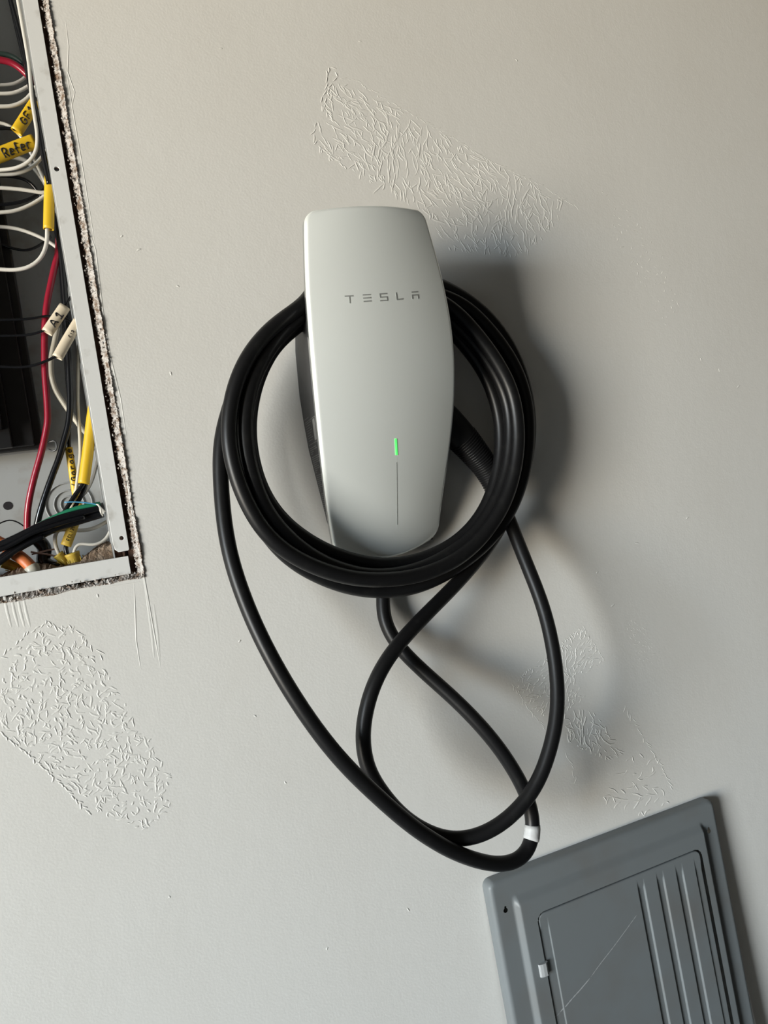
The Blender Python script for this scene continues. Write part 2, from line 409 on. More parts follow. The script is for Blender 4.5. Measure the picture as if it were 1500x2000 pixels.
# knockouts, hole
kc = P(135, 985, -BD + .001)
for r0 in (.0235, .0150, .0085):
    ring = [kc + Vector((math.cos(k * math.pi / 24) * r0, 0, math.sin(k * math.pi / 24) * r0)) for k in range(49)]
    b = MB(); b.tube(ring, .0007, 8, False); b.build('knockout_ring', M_BOX, BOX)
hc = P(15, 988, -BD + .0006)
b = MB(); b.tube([hc + Vector((0, .0004, 0)), hc], .0044, 20); b.build('bolt_hole_shade', M_INK, BOX, False)  # flat black disc: the shade inside the hole given as colour
# breaker carrier: black moulded plate with rails, only its right edge in view
CAR = thing('breaker_carrier', 'black plastic breaker carrier inside the box, behind the thin black wires', 'breaker carrier')
cx1 = P(80, 840, -.055).x; cz0 = P(45, 879, -.055).z
b = MB(); b.box(BX0 + .05, cx1, .055, .082, cz0, Z0 + .74); bevel(b.build('carrier_plate', M_BLACKPL, CAR, False), .0015)
b = MB(); b.box(BX0 + .05, cx1 - .008, .048, .055, cz0 + .003, Z0 + .74); bevel(b.build('carrier_rail', M_BLACKPL, CAR, False), .001)
b = MB(); b.box(BX0 + .05, cx1 - .028, .040, .048, cz0 + .002, Z0 + .74); bevel(b.build('carrier_rail', M_BLACKPL, CAR, False), .001)
b = MB(); b.box(BX0 + .05, cx1 + .002, .060, .0625, cz0 - .0025, cz0); bevel(b.build('carrier_foot', M_METAL, CAR, False), .0004)
for k in range(24):  # rows added upward, mostly out of view, to shade the upper interior
    zz = cz0 + .02 + k * .026
    b = MB(); b.box(BX0 + .1, cx1 - .034, .020, .040, zz, zz + .0245); bevel(b.build('breaker', M_BLACKPL, CAR, False), .0015)
c0 = [P(94, 864, -.06), P(106, 861, -.056), P(110, 866, -.054), P(110, 878, -.054), P(103, 881, -.056), P(95, 878, -.06)]
b = MB(); b.tube(relax(catmull(c0, .0008), 3), .0011, 8); b.build('retaining_clip', mat('dark_spring_steel', (0.10, 0.10, 0.10), 0.4, metal=0.6), CAR)

# ------------------------------------------------------------------ wires
GLY = {
 'G': [[(.9,.82),(.5,1),(.12,.62),(.2,.12),(.6,0),(.9,.28),(.92,.5),(.55,.48)]], 'F': [[(.2,0),(.2,1),(.9,1)],[(.2,.5),(.7,.52)]],
 '1': [[(.15,.72),(.5,1),(.5,0)],[(.15,0),(.85,0)]], 'R': [[(.1,0),(.1,1),(.6,1),(.78,.76),(.5,.5),(.1,.48)],[(.4,.5),(.88,0)]],
 'e': [[(.1,.35),(.85,.42),(.7,.68),(.35,.68),(.1,.35),(.25,.05),(.82,.08)]], 'f': [[(.95,.98),(.62,1.1),(.42,.82),(.4,-.05)],[(.1,.5),(.78,.56)]],
 'r': [[(.2,.68),(.2,0)],[(.2,.4),(.5,.68),(.85,.62)]], 'A': [[(0,0),(.45,1),(.88,0)],[(.2,.4),(.75,.4)]],
 'a': [[(.8,.62),(.4,.66),(.1,.3),(.35,0),(.75,.25),(.8,.62),(.88,0)]], 'g': [[(.8,.62),(.4,.66),(.1,.36),(.4,.12),(.8,.42),(.8,.62),(.78,-.2),(.4,-.36),(.1,-.2)]],
 'C': [[(.9,.85),(.5,1),(.12,.6),(.18,.15),(.55,0),(.9,.15)]], 'L': [[(.2,1),(.2,0),(.85,0)]], '2': [[(.1,.78),(.45,1),(.85,.75),(.12,0),(.9,0)]], ' ': [],
 'I': [[(.5,0),(.5,1)]], '(': [[(.7,1.1),(.35,.6),(.4,0),(.75,-.2)]], 'E': [[(.85,1),(.2,1),(.2,0),(.85,0)],[(.2,.5),(.7,.5)]],
}
def sleeve(parent, pts, a, depth, m, text=None, tpos=(.12, .88), th=1.2, pen=.00055, name='label_sleeve'):
    """Flattened hollow sleeve along pts [(px,py,h)]; half-width a, half-depth depth; hand-lettering on its front."""
    path = relax(catmull([P(*p) for p in pts], .003), 4); n = len(path); K = 18
    v = []; f = []
    fr = []
    for i, p in enumerate(path):
        t = (path[min(i+1, n-1)] - path[max(i-1, 0)]).normalized()
        front = (Vector((0, -DIST, Z0)) - p).normalized(); acr = front.cross(t).normalized(); front = t.cross(acr).normalized()
        if front.y > 0: front = -front
        fr.append((t, acr, front))
        for sc in (1.0, .86):
            for k in range(K):
                w = 2 * math.pi * k / K
                v.append(p + acr * (math.cos(w) * a * sc) + front * (math.sin(w) * depth * sc))
    for i in range(n - 1):
        for k in range(K):
            k2 = (k + 1) % K; A, B = i*2*K, (i+1)*2*K
            f.append((A+k, A+k2, B+k2, B+k)); f.append((A+K+k, B+K+k, B+K+k2, A+K+k2))
    for A, fl in ((0, 1), ((n-1)*2*K, 0)):
        for k in range(K):
            k2 = (k+1) % K; q = (A+k, A+K+k, A+K+k2, A+k2); f.append(q if fl else q[::-1])
    o = link(name, v, f, m, parent)
    if text:
        mb = MB(); N = len(text); cw = (tpos[1] - tpos[0]) / N
        def surf(u, vv):
            i = min(n - 2, max(0, int(u * (n - 1)))); fu = u * (n - 1) - i
            p = path[i].lerp(path[i+1], fu); t, acr, front = fr[i]
            vv = max(-.97, min(.97, vv))
            return p + acr * (vv * a) + front * (depth * math.sqrt(1 - vv * vv) + .0003)
        for ci, ch in enumerate(text):
            for st in GLY[ch]:
                q = [surf(tpos[0] + cw * (ci + .08 + .80 * x), (y - .5) * th) for x, y in st]
                mb.tube(catmull(q, .0006), pen, 6)
        mb.build('handwriting', M_INK, o)
    return o

def wire(pts, w_px, m, label, name='electrical_wire', cat='wire', n=12, rel=3, parts=False):
    """One wire: pixel polyline with depth, thickness in pixels of the photograph."""
    if len(pts[0]) == 2: raise ValueError
    path = relax(catmull([P(*p) for p in pts], .0025), rel)
    r = w_px * 0.5 * 0.00057
    mb = MB(); mb.tube(path, r, n)
    if parts:
        root = thing(name, label, cat); mb.build('insulation', WM[m], root); return root
    return tag(mb.build(name, WM[m]), label, cat)
def W(h, *pts): return [(x, y, h) for x, y in pts]

wire(W(-.012, (12,-40),(22,0),(40,66),(52,120),(63,180),(75,245),(84,300),(96,360)), 9, 'black', 'thick black wire running down just inside the right flange, beside the top left corner')
wire(W(-.030, (8,-40),(20,0),(34,60),(46,110),(58,165),(72,240),(88,330),(104,420)), 8, 'black', 'black wire lying second from the flange in the upper corner of the box')
wire([(28,-40,-.010),(35,0,-.010),(46,62,-.010),(57,130,-.010),(62,190,-.010),(68,230,-.010),(73,268,-.011),(70,295,-.013),(58,314,-.016),(32,328,-.020),(0,332,-.025),(-40,334,-.03)], 6.5, 'white', 'long white wire hugging the flange, then looping left below the sleeve reading Refer')
wire(W(-.035, (-40,114),(0,117),(22,122),(38,132),(55,148),(75,170)), 12, 'red', 'crimson wire arching across the top left of the box', cat='wire')
wire(W(-.042, (-40,106),(0,105),(20,108),(38,118),(56,138),(72,160)), 9, 'dkgreen', 'dark green wire arching just above the crimson wire')
wire(W(-.045, (-40,166),(0,166),(26,164),(42,157),(56,143),(70,125)), 6, 'grey', 'dull grey-white wire arc directly under the crimson wire')
wire(W(-.038, (-40,184),(0,183),(25,182),(44,175),(60,165),(78,150)), 6.5, 'white', 'white wire arc, middle one of three above the sleeve reading GF1')
wire(W(-.030, (-40,209),(0,208),(25,207),(46,198),(62,182),(76,160)), 7, 'white', 'white wire arc, lowest of three above the sleeve reading GF1')
r = wire(W(-.028, (-40,250),(0,251),(20,250),(34,254),(48,233),(64,208),(80,180)), 6, 'black', 'black wire wearing a yellow sleeve handwritten GF1', parts=True)
sleeve(r, W(-.026, (32,258),(48,233),(70,199)), .0058, .0036, WM['yellow'], 'GF1', (.24, .82), 1.15, .0006)
wire(W(-.040, (-40,236),(0,240),(14,243),(28,253),(44,271),(58,295),(74,326),(90,360)), 6, 'white', 'white wire passing down behind the two handwritten yellow sleeves')
r = wire(W(-.026, (-60,323),(0,303),(34,290),(66,278),(86,262)), 6, 'black', 'black wire wearing a wide yellow sleeve handwritten Refer', parts=True)
sleeve(r, W(-.022, (-34,315),(0,302.5),(34,289),(68,276)), .0072, .0040, WM['yellow'], 'Refer', (.34, .90), 1.15, .0007)
wire([(-40,344,-.03),(0,341,-.03),(28,340,-.028),(52,333,-.026),(72,318,-.024),(88,299,-.022),(100,280,-.02)], 6.5, 'grey', 'grey-white wire rising right toward the upper flange screw')
wire([(-40,300,-.05),(0,303,-.05),(25,307,-.05),(52,314,-.05),(68,330,-.05),(88,358,-.05),(100,385,-.05)], 8, 'grey', 'dull grey wire behind the sleeve reading Refer, sloping down right')
wire(W(-.050, (-40,341),(0,343),(26,345),(52,352),(68,366),(82,388)), 6, 'black', 'thin black wire arc just above the long yellow sleeve wires')
wire(W(-.040, (-40,401),(0,400),(28,397),(55,390),(74,380),(92,364)), 6, 'black', 'thin black wire curving up right behind the long plain yellow sleeve')
r = thing('electrical_wire', 'white wires gathered in a long plain yellow sleeve beside the upper flange', 'wire')
r0 = r
mb = MB(); mb.tube(relax(catmull([P(*p) for p in W(-.028, (-40,366),(0,367),(32,369),(62,373),(88,377),(97,372))], .0025), 3), .0019); mb.build('insulation', WM['white'], r)
mb = MB(); mb.tube(relax(catmull([P(*p) for p in W(-.030, (-40,417),(0,415),(28,412),(58,401),(84,385),(95,375))], .0025), 3), .0019); mb.build('insulation', WM['white'], r)
mb = MB(); mb.tube(relax(catmull([P(*p) for p in [(95,400,-.018),(92,448,-.018),(92,468,-.018),(87,490,-.018),(75,509,-.020),(55,522,-.022),(30,527,-.025),(0,526,-.028),(-40,522,-.03)]], .0025), 3), .0020); mb.build('insulation', WM['white'], r)
sleeve(r, W(-.016, (98,300),(98,345),(96,400),(95,448)), .0052, .0040, WM['yellow'])
wire(W(-.040, (-40,441),(0,443),(30,446),(60,455),(92,470),(112,484),(135,505)), 6.5, 'white', 'white wire sloping right and passing behind the red wire')
wire(W(-.052, (-40,470),(0,477),(28,486),(52,489),(76,480),(100,462)), 5, 'black', 'faint black wire sagging below the last white loop')
wire([(118,420,-.030),(115,458,-.028),(114,490,-.026),(107,520,-.024),(99,556,-.022),(92,592,-.020),(88,630,-.020),(87,675,-.020),(88,730,-.020),(92,785,-.020),(93,822,-.020),(88,852,-.022),(81,883,-.024),(71,918,-.027),(62,953,-.030),(55,990,-.034),(53,1025,-.038),(54,1060,-.042)], 11.5, 'red', 'thick red wire running down through the box to the black bundle')
wire([(108,420,-.030),(120,500,-.024),(126,570,-.024),(131,640,-.024),(135,720,-.024),(137,790,-.024),(134,828,-.025),(126,858,-.027),(116,893,-.029),(100,935,-.032),(87,972,-.035),(77,1005,-.038),(70,1035,-.042)], 11.5, 'black', 'thick black wire bending down left beside the red wire to the bundle')
r = wire([(104,420,-.036),(117,500,-.034),(121,560,-.034),(124,610,-.034),(126,660,-.034),(130,720,-.034),(134,780,-.034),(136,830,-.034),(135,872,-.034),(141,920,-.034),(148,965,-.036),(155,1005,-.040)], 7, 'black', 'black wire ending in a narrow yellow sleeve handwritten Garage', parts=True)
sleeve(r, W(-.034, (158,1012),(152,985),(146,950),(140,912),(134,874)), .0038, .0028, WM['yellow'], '(Garage', (.44, .99), 1.2, .0005)
r = wire(W(-.014, (-40,626),(0,625),(40,624),(70,621),(90,617),(108,618),(128,621),(150,640)), 4.5, 'black', 'thin black horizontal wire crossing behind the ivory sleeve reading A1')
r = wire([(-40,657,-.016),(0,656,-.016),(45,655,-.015),(70,651,-.013),(90,643,-.011),(108,624,-.009),(124,604,-.009),(138,580,-.012)], 4.5, 'black', 'thin black wire wearing an ivory sleeve handwritten A1', parts=True)
sleeve(r, W(-.009, (92,650),(109,625),(127,598.5)), .0056, .0040, WM['ivory'], 'A1', (.24, .80), 1.2, .00075)
r = wire([(-40,715,-.016),(0,716,-.016),(45,717,-.015),(72,712,-.013),(95,703,-.011),(112,694,-.009),(132,664,-.008),(156,626,-.008)], 5, 'black', 'thin black wire wearing a longer ivory sleeve below the A1 sleeve', parts=True)
s_ = sleeve(r, W(-.007, (112,699),(132,663),(158,620)), .0052, .0038, WM['ivory'], 'CI2', (.50, .68), .5, .00022)
wire([(112,640,-.048),(106,670,-.048),(100,700,-.048),(100,730,-.048),(108,760,-.05),(122,784,-.05),(140,810,-.05),(156,832,-.05),(172,850,-.05),(190,880,-.05)], 9.5, 'cream', 'cream wire curving behind the thick black wires toward the large yellow sleeve')
wire([(158,620,-.030),(154,680,-.030),(152,740,-.030),(152,800,-.029),(156,850,-.027),(157,890,-.026),(152,930,-.026),(147,965,-.030),(136,1000,-.036)], 6.5, 'cream', 'cream wire hanging straight down between the Garage sleeve and large yellow sleeve')
r = thing('electrical_wire', 'pair of black wires inside the large yellow sleeve beside the lower flange', 'wire')
for q in (W(-.020, (170,900),(163,945),(150,962),(135,985),(118,1012),(100,1040)), W(-.024, (174,900),(168,945),(158,970),(146,990),(136,1020))):
    mb = MB(); mb.tube(relax(catmull([P(*p) for p in q], .0025), 3), .0022); mb.build('insulation', WM['black'], r)
sleeve(r, W(-.018, (184,790),(180,815),(172,880),(163.5,945)), .0055, .0048, WM['yellow'])
wire([(196,860,-.034),(190,900,-.034),(183,930,-.034),(172,955,-.036),(158,972,-.038),(142,986,-.042),(130,1002,-.045)], 5.5, 'grey', 'thin grey-white wire curving down between the flange and the large yellow sleeve')
# bundle of cut feeder cables lying across the bottom
wire([(196,984,-.016),(172,988,-.016),(148,993,-.017),(122,1003,-.018),(98,1014,-.020),(74,1026,-.022)], 8, 'green', 'bright green wire lying along the top of the black bundle')
wire([(203,989,-.018),(180,995,-.018),(150,1004,-.017),(115,1014,-.016),(75,1030,-.015),(35,1050,-.015),(0,1066,-.016),(-50,1090,-.018)], 15, 'black', 'thickest black cable of the bundle, directly under the green wire', name='feeder_cable', cat='cable')
wire([(202,1003,-.020),(178,1010,-.020),(145,1020,-.020),(108,1032,-.019),(70,1050,-.018),(35,1068,-.018),(0,1092,-.018),(-50,1125,-.018)], 14, 'black', 'lower black cable of the bundle, sweeping down to the left', name='feeder_cable', cat='cable')
wire([(-50,1075,-.010),(0,1074,-.010),(30,1060,-.010),(62,1042,-.010),(95,1030,-.011),(130,1019,-.012),(165,1010,-.014)], 8, 'black', 'slim black cable wedged between the two thick bundle cables', name='feeder_cable', cat='cable')
wire([(-50,1135,-.012),(0,1098,-.012),(25,1080,-.012),(55,1062,-.013),(85,1048,-.015)], 10, 'black', 'short black cable at the lower left end of the bundle', name='feeder_cable', cat='cable')
mb = MB()
for k in range(7):
    a0 = P(188 + k * 2.2, 985 + k * 2.2, -.010); mb.tube(catmull([a0, a0 + Vector((.002, -.002, -.001)), P(196 + k, 1000 + (k % 3) * 2, -.009), P(201 - k % 2, 1008 - k, -.012)], .0008), .0005, 6)
tag(mb.build('tie_cord', WM['white']), 'frayed white cord tying the right end of the black bundle', 'cord')
wire(W(-.012, (126,981),(142,980),(160,981),(178,983),(192,986)), 2.2, 'blue', 'thin blue strand above the green wire', name='plastic_strand', cat='strand')
r = wire([(152,1000,-.040),(147,1020,-.036),(136,1046,-.032),(129,1064,-.030),(128,1076,-.030),(134,1088,-.030)], 8, 'black', 'black wire with a small printed yellow sleeve below the bundle', parts=True)
sleeve(r, W(-.030, (128.5,1066),(136,1046),(146,1018)), .0052, .0040, WM['dullyellow'], 'FCLI2E', (.18, .80), .62, .00025)
wire([(220,1012,-.050),(205,1021,-.048),(190,1029,-.046),(172,1035,-.044),(150,1036,-.042),(125,1034,-.040),(112,1036,-.034),(107,1046,-.030),(107,1060,-.030),(111,1074,-.030),(116,1084,-.030)], 7, 'white', 'white wire looping under the bundle into the left wire nut')
wire([(218,1028,-.036),(213,1042,-.034),(205,1054,-.032),(192,1062,-.030),(175,1064,-.030),(160,1061,-.030),(150,1064,-.030),(145,1074,-.030),(143,1084,-.030)], 5.5, 'white', 'thin white wire waving from the flange into the right wire nut')
wire(W(-.036, (62,1083),(80,1078),(96,1074),(112,1072)), 3, 'pink', 'upper pale pink strand left of the wire nuts')
wire(W(-.034, (60,1078),(78,1081),(96,1083),(114,1088)), 3.4, 'pink', 'lower pale pink strand meeting the left wire nut')
def nut(px0, py0, px1, py1, h, r0, r1, label):
    a, c = P(px0, py0, h), P(px1, py1, h - .002); ax = (c - a)
    root = thing('wire_nut', label, 'wire nut', 'yellow wire nuts')
    pr = [(0, r0), (.06, r0 * 1.05), (.12, r0), (.3, r0 * .93), (.7, (r0 + r1) * .5), (.95, r1), (1, r1 * .85)]
    mb = MB(); mb.tube([a + ax * t for t, _ in pr], [q for _, q in pr], 16); mb.build('shell', WM['dullyellow'], root)
    e1 = ax.normalized().orthogonal(); e2 = ax.normalized().cross(e1)
    for k in range(8):
        w = k * math.pi / 4; d = e1 * math.cos(w) + e2 * math.sin(w)
        mb = MB(); mb.tube([a + ax * .3 + d * r0 * .9, a + ax * .93 + d * r1 * .98], .0005, 6); mb.build('grip_rib', WM['dullyellow'], root)
nut(113, 1082, 136, 1108, -.030, .0052, .0034, 'left yellow wire nut, the smaller one, leaning on the bottom flange')
nut(140, 1080, 152, 1112, -.028, .0072, .0058, 'right yellow wire nut, the wider one, beside the brown debris')
nut(6, 1098, 40, 1112, -.030, .0055, .0040, 'dull yellow wire nut in the far left bottom corner of the box')
r = wire([(-20,1050,-.04),(10,1066,-.034),(28,1080,-.028),(46,1093,-.022),(60,1107,-.018),(70,1122,-.016)], 21, 'orange', 'fat orange cable stub with a pale end resting on the bottom flange', name='orange_cable', cat='cable', parts=True)
mb = MB(); e0 = P(60,1106,-.018); e1 = P(71,1124,-.016); mb.tube([e0, e0.lerp(e1, .1), e0.lerp(e1, .9), e1], [.0066, .0072, .0072, .006], 18); mb.build('end_ring', WM['cream'], r)
wire([(60,1042,-.045),(76,1056,-.045),(88,1072,-.045),(84,1096,-.045),(110,1110,-.04),(140,1106,-.036)], 24, 'black', 'thick black cable curving down behind the pink strands', name='feeder_cable', cat='cable')
wire(W(-.030, (20,1116),(50,1114),(80,1108),(120,1104),(150,1104)), 8, 'black', 'black wire lying along the bottom flange under the wire nuts')
wire(W(-.055, (-40,1040),(0,1022),(18,1015),(36,1020),(52,1032)), 2.5, 'black', 'hair-thin black strand arching at the left above the bundle', name='thin_strand', cat='strand')
# debris at the bottom of the box
nx, ny = 60, 14; v = []; f = []
for j in range(ny + 1):
    for i in range(nx + 1):
        x = -0.11 + (FX0 - .0015 + .11) * i / nx; y = .012 + (BD - .014) * j / ny
        hh = (.005 + .013 * max(0, (x + .01) / .04) * (1 if x > -.01 else 0) + .004 * math.sin(x * 90)) * (.75 + .25 * j / ny) + rnd.uniform(-.0016, .0016)
        v.append((x, y, FZ1 + (max(.001, hh) if j else .0003)))
for j in range(ny):
    for i in range(nx):
        a = j * (nx + 1) + i; f.append((a, a + 1, a + nx + 2, a + nx + 1))
o = link('plaster_debris', v, f, M_DEBRIS, None, False, 'stuff'); tag(o, 'crumbled brown plaster and dust along the bottom of the box', 'debris')

# ------------------------------------------------------------------ wall charger
XC = 0.3103
HT = smooth_tab([(-.055,.0085),(-.03,.0125),(-.0011,.0253),(.0206,.039),(.0517,.0574),(.0817,.0720),(.111,.084),(.1396,.0943),(.1587,.099),(.178,.102),(.1975,.104),(.217,.1047),(.2575,.1050),(.29,.1062),(.31,.1066)])
WT = smooth_tab([(-.055,.0605),(-.03,.0635),(-.0011,.0672),(.0206,.0705),(.0517,.0741),(.0817,.0771),(.111,.0793),(.1396,.0797),(.1587,.0800),(.178,.0797),(.1975,.0786),(.217,.0770),(.2373,.0744),(.2575,.0718),(.2719,.0693),(.2909,.0662),(.31,.0630)])
ZTOP, ZBOT, RT, RB = .3035, -.0505, .013, .018
CH = thing('wall_charger', 'silver-faced car charger mounted on the wall with a green light', 'car charger')
def dist_list(total, fine):
    mid = total / 2; q = [d for d in fine if d < mid]
    n = int((mid - q[-1]) / .006) + 1
    half = q + [q[-1] + (mid - q[-1]) * k / n for k in range(1, n + 1)]
    return half + [total - d for d in half[-2::-1]]
FINE = [0, .0002, .0006, .0012, .002, .003, .0042, .0056, .0075, .010, .013, .0165, .020]
L_ = ZTOP - ZBOT
vs = dist_list(L_, FINE)
us = []
for d in dist_list(.15, FINE): us.append(-1 + 2 * d / .15)
def face_base(u, s):
    """u -1..1 across, s metres from the bottom end -> x, z, h without edge roll-off, distance to edge"""
    zb = ZBOT + .009 * u * u; zt = ZTOP - .0022 + .0008 * u * u
    z = zb + (zt - zb) * s / L_
    w = interp(z, WT)
    if s < RB: w -= RB - math.sqrt(max(0, RB**2 - (RB - s)**2))
    st = L_ - s
    if st < RT: w -= RT - math.sqrt(max(0, RT**2 - (RT - st)**2))
    return u * w, z, interp(z, HT) + .0115 * (1 - u * u), w
def face_pt(u, s, lift=0):
    x, z, h, w = face_base(u, s)
    d = min((1 - abs(u)) * w, s, L_ - s); R = .0034
    off = 0
    if d < R: off = -R * (1 - math.sqrt(max(0, 1 - (1 - d / R)**2)))
    return Vector((XC + x, -(h + off + lift), Z0 + z))
nu, nv = len(us), len(vs)
v = [face_pt(u, s) for s in vs for u in us]; f = []
for j in range(nv - 1):
    for i in range(nu - 1):
        a = j * nu + i; f.append((a, a + 1, a + nu + 1, a + nu))
FACE = link('faceplate', v, f, M_FACE, CH)
# rim band behind the face edge
loop = [i for i in range(nu)] + [j * nu + nu - 1 for j in range(1, nv)] + [(nv - 1) * nu + i for i in range(nu - 2, -1, -1)] + [j * nu for j in range(nv - 2, 0, -1)]
ctr = Vector((XC, 0, Z0 + .127))
rv = []; rf = []; N = len(loop)
for dy, ins in ((0, 0), (.0046, 0), (.0052, .0006), (.0052, .0045)):
    for k in loop:
        p = v[k]; dirn = Vector((p.x - ctr.x, 0, p.z - ctr.z)); L = Vector((dirn.x / .07, 0, dirn.z / .17)); L.normalize()
        q = p + Vector((0, dy, 0)) - Vector((L.x, 0, L.z)) * ins
        q.y = min(q.y, -.0006); rv.append(q)
for r_ in range(3):
    for k in range(N):
        k2 = (k + 1) % N; rf.append((r_*N + k, r_*N + k2, (r_+1)*N + k2, (r_+1)*N + k))
link('rim', rv, rf, M_RIM, CH)
# housing behind the face: narrow neck on top where the cable hangs, full depth below
BW = [(-.045, .0560), (0.0, .0620), (.03, .0645), (.08, .0690), (.13, .0700), (.18, .0665), (.208, .0640), (.24, .0600), (.30, .0560)]
rows = []
for z in [-.040, -.034, -.026, -.015, 0, .02, .05, .08, .11, .14, .17, .19, .204, .2085, .212, .22, .24, .26, .28, .292, .297]:
    H = interp(z, HT) - .0080; wf = interp(z, WT) - .0045; wb = interp(z, BW)
    if z > .207:
        back = min(.078, H - .012); back = .078 if z > .2115 else .06
        wb = wb + (wf - wb) * back / max(H, .01)
    elif z > .203: back = .004
    else: back = 0.0003
    if z < -.01:
        back = 0.0003 + max(0, (-.01 - z)) * .25; wb = min(wb, wf)
    H = max(H, back + .001)
    ring = []
    for sgn in (-1, 1):
        side_ = [(wf - .004, H), (wf, H - .002), (wb + (wf - wb) * .5, back + (H - back) * .5), (wb, back + .002), (wb - .003, back)]
        if sgn == -1: ring += [(-x, h) for x, h in side_]
        else: ring += [(x, h) for x, h in side_[::-1]]
    rows.append([Vector((XC + x, -h, Z0 + z)) for x, h in ring])
nr = len(rows[0]); v = [p for r_ in rows for p in r_]; f = []
for j in range(len(rows) - 1):
    for k in range(nr):
        k2 = (k + 1) % nr; f.append((j*nr + k, j*nr + k2, (j+1)*nr + k2, (j+1)*nr + k))
f.append(tuple(range(nr))[::-1]); f.append(tuple((len(rows)-1)*nr + k for k in range(nr)))
BODY = link('housing', v, f, M_BODY, CH, False)
# things drawn on the face: find (u, s) for a pixel
def on_face(px, py, lift=.0003):
    h = .1
    for _ in range(25):
        p = P(px, py, h); x = p.x - XC; z = p.z - Z0
        u = max(-1, min(1, x / interp(z, WT)))
        h = interp(z, HT) + .0115 * (1 - u * u)
    return P(px, py, h + lift)
def bar(mb, x0, y0, x1, y1, t, n=6, lift=.0003):
    d = Vector((x1 - x0, y1 - y0)); d.normalize(); nn = Vector((-d.y, d.x)) * t * .5
    rows_ = []
    for i in range(n + 1):
        q = Vector((x0 + (x1 - x0) * i / n, y0 + (y1 - y0) * i / n))
        for sgn, lf in ((-1, -.0002), (-1, lift), (1, lift), (1, -.0002)): rows_.append(on_face(q.x + nn.x * sgn, q.y + nn.y * sgn, lf))
    ff = []
    for i in range(n):
        for k in range(3): a = i*4 + k; ff.append((a, a+1, a+5, a+4))
    ff += [(0, 1, 2, 3), (n*4+3, n*4+2, n*4+1, n*4)]
    mb.add(rows_, ff)
S_ = 6.818
def C8(x, y): return 640 + x / S_, 540 + y / S_
LET = [[(226,263,342,257),(291,268,299,357)], [(466,246,571,240),(472,289,577,282),(478,333,582,325)],
       [(689,233,789,227),(695,228,701,280),(697,277,797,270),(790,268,797,322),(698,323,799,316)],
       [(911,212,925,313),(922,308,1007,297)], [(1115,209,1202,203),(1119,249,1210,243),(1125,247,1131,299),(1203,244,1210,295)]]
for letter in LET:
    mb = MB()
    for x0, y0, x1, y1 in letter: mb.add(*(lambda m_: (m_.v, m_.f))((lambda m_: (bar(m_, *C8(x0, y0), *C8(x1, y1), 2.3), m_)[1])(MB())))
    mb.build('logo_letter', M_LOGO, FACE, False)
mb = MB(); bar(mb, 773, 857, 774.8, 889, 4.0, 8, .0005); o = mb.build('status_light', M_LED, FACE, False); o['label'] = 'glowing green status light'
mb = MB(); bar(mb, 774.9, 903, 776.2, 1025, 1.5, 16, .0002); mb.build('light_slit', M_SLIT, FACE, False)
# rating label printed on the left side of the housing
def side_pt(t, z):                                   # t 0 at the wall, 1 at the face
    H = interp(z, HT) - .0100; wf = interp(z, WT) - .0045; wb = interp(z, BW); bk = .0023
    return Vector((XC - (wb + (wf - wb) * t) - .0005, -(bk + (H - bk) * t), Z0 + z))
mb = MB()
def strip(t0, t1, z0, z1): mb.add([side_pt(t0, z0), side_pt(t1, z0), side_pt(t1, z1), side_pt(t0, z1)], [(0, 1, 2, 3)])
ZL0, ZL1 = .112, .014
strip(.10, .80, .1085, .1091); strip(.10, .80, .0840, .0847); strip(.10, .112, .0840, .1091); strip(.785, .80, .0840, .1091)
strip(.60, .76, .0860, .1075)
for k in range(8): strip(.15, .52 - .06 * (k % 3), .1065 - k * .0026, .1072 - k * .0026)
strip(.10, .40, .1118, .1126)
z = .081; k = 0
while z > .008:
    blank = k % 9 in (3,)
    strip(.12, (.62, .70, .40, .3, .78, .74, .66, .80, .5)[k % 9], z - .0009, z); z -= .0021 if not blank else .0034; k += 1
mb.build('rating_print', M_PRINT, BODY, False)

# ------------------------------------------------------------------ charging cable
R_C = 0.0078
def top(x, y, h): return [(x, y, h)]
lead = [(750,1125,.010),(748,1145,.011),(748,1170,.013),(748,1206,.016),(772,1255,.024),(820,1305,.036),(884,1362,.052),(932,1410,.064),(980,1468,.072),(1022,1538,.076),(1038,1580,.078),(1042,1618,.079),(1039,1650,.081),(1022,1676,.084),(980,1689,.088),(900,1670,.094),(820,1625,.098),(740,1558,.099),(660,1478,.096),(590,1385,.090),(530,1285,.080),(487,1195,.068),(455,1105,.060),(440,1035,.054),(431,936,.047),(432,860,.044),(452,785,.042),(480,712,.042),(518,662,.042),(562,626,.042),(602,602,.042)]
def loop_pts(right, bottom, left, h):
    # the coil leans: its left side stands further off the wall than its right
    hl, hm, hr = h
    def hh(x):
        t = (x - 740) / 260; t = max(-1, min(1, t))
        return hm + (hr - hm) * t if t > 0 else hm + (hm - hl) * t
    return [(x, y, hh(x)) for x, y in right + bottom + left]
E_ = loop_pts([(900,592),(945,632),(985,682),(1013,732),(1029,790),(1032,850),(1024,920),(1000,990)], [(958,1052),(908,1096),(860,1127),(804,1149),(740,1155),(680,1147),(620,1125),(565,1092),(520,1042)], [(482,970),(458,890),(451,820),(463,750),(500,680),(550,626),(600,600)], (.060, .043, .044))
D_ = loop_pts([(890,655),(922,692),(950,735),(970,788),(979,837),(978,890),(966,950),(945,1000)], [(908,1046),(858,1079),(800,1099),(740,1104),(668,1088),(612,1063),(550,1016)], [(510,957),(490,890),(485,837),(490,785),(508,725),(542,668),(590,630)], (.056, .040, .044))
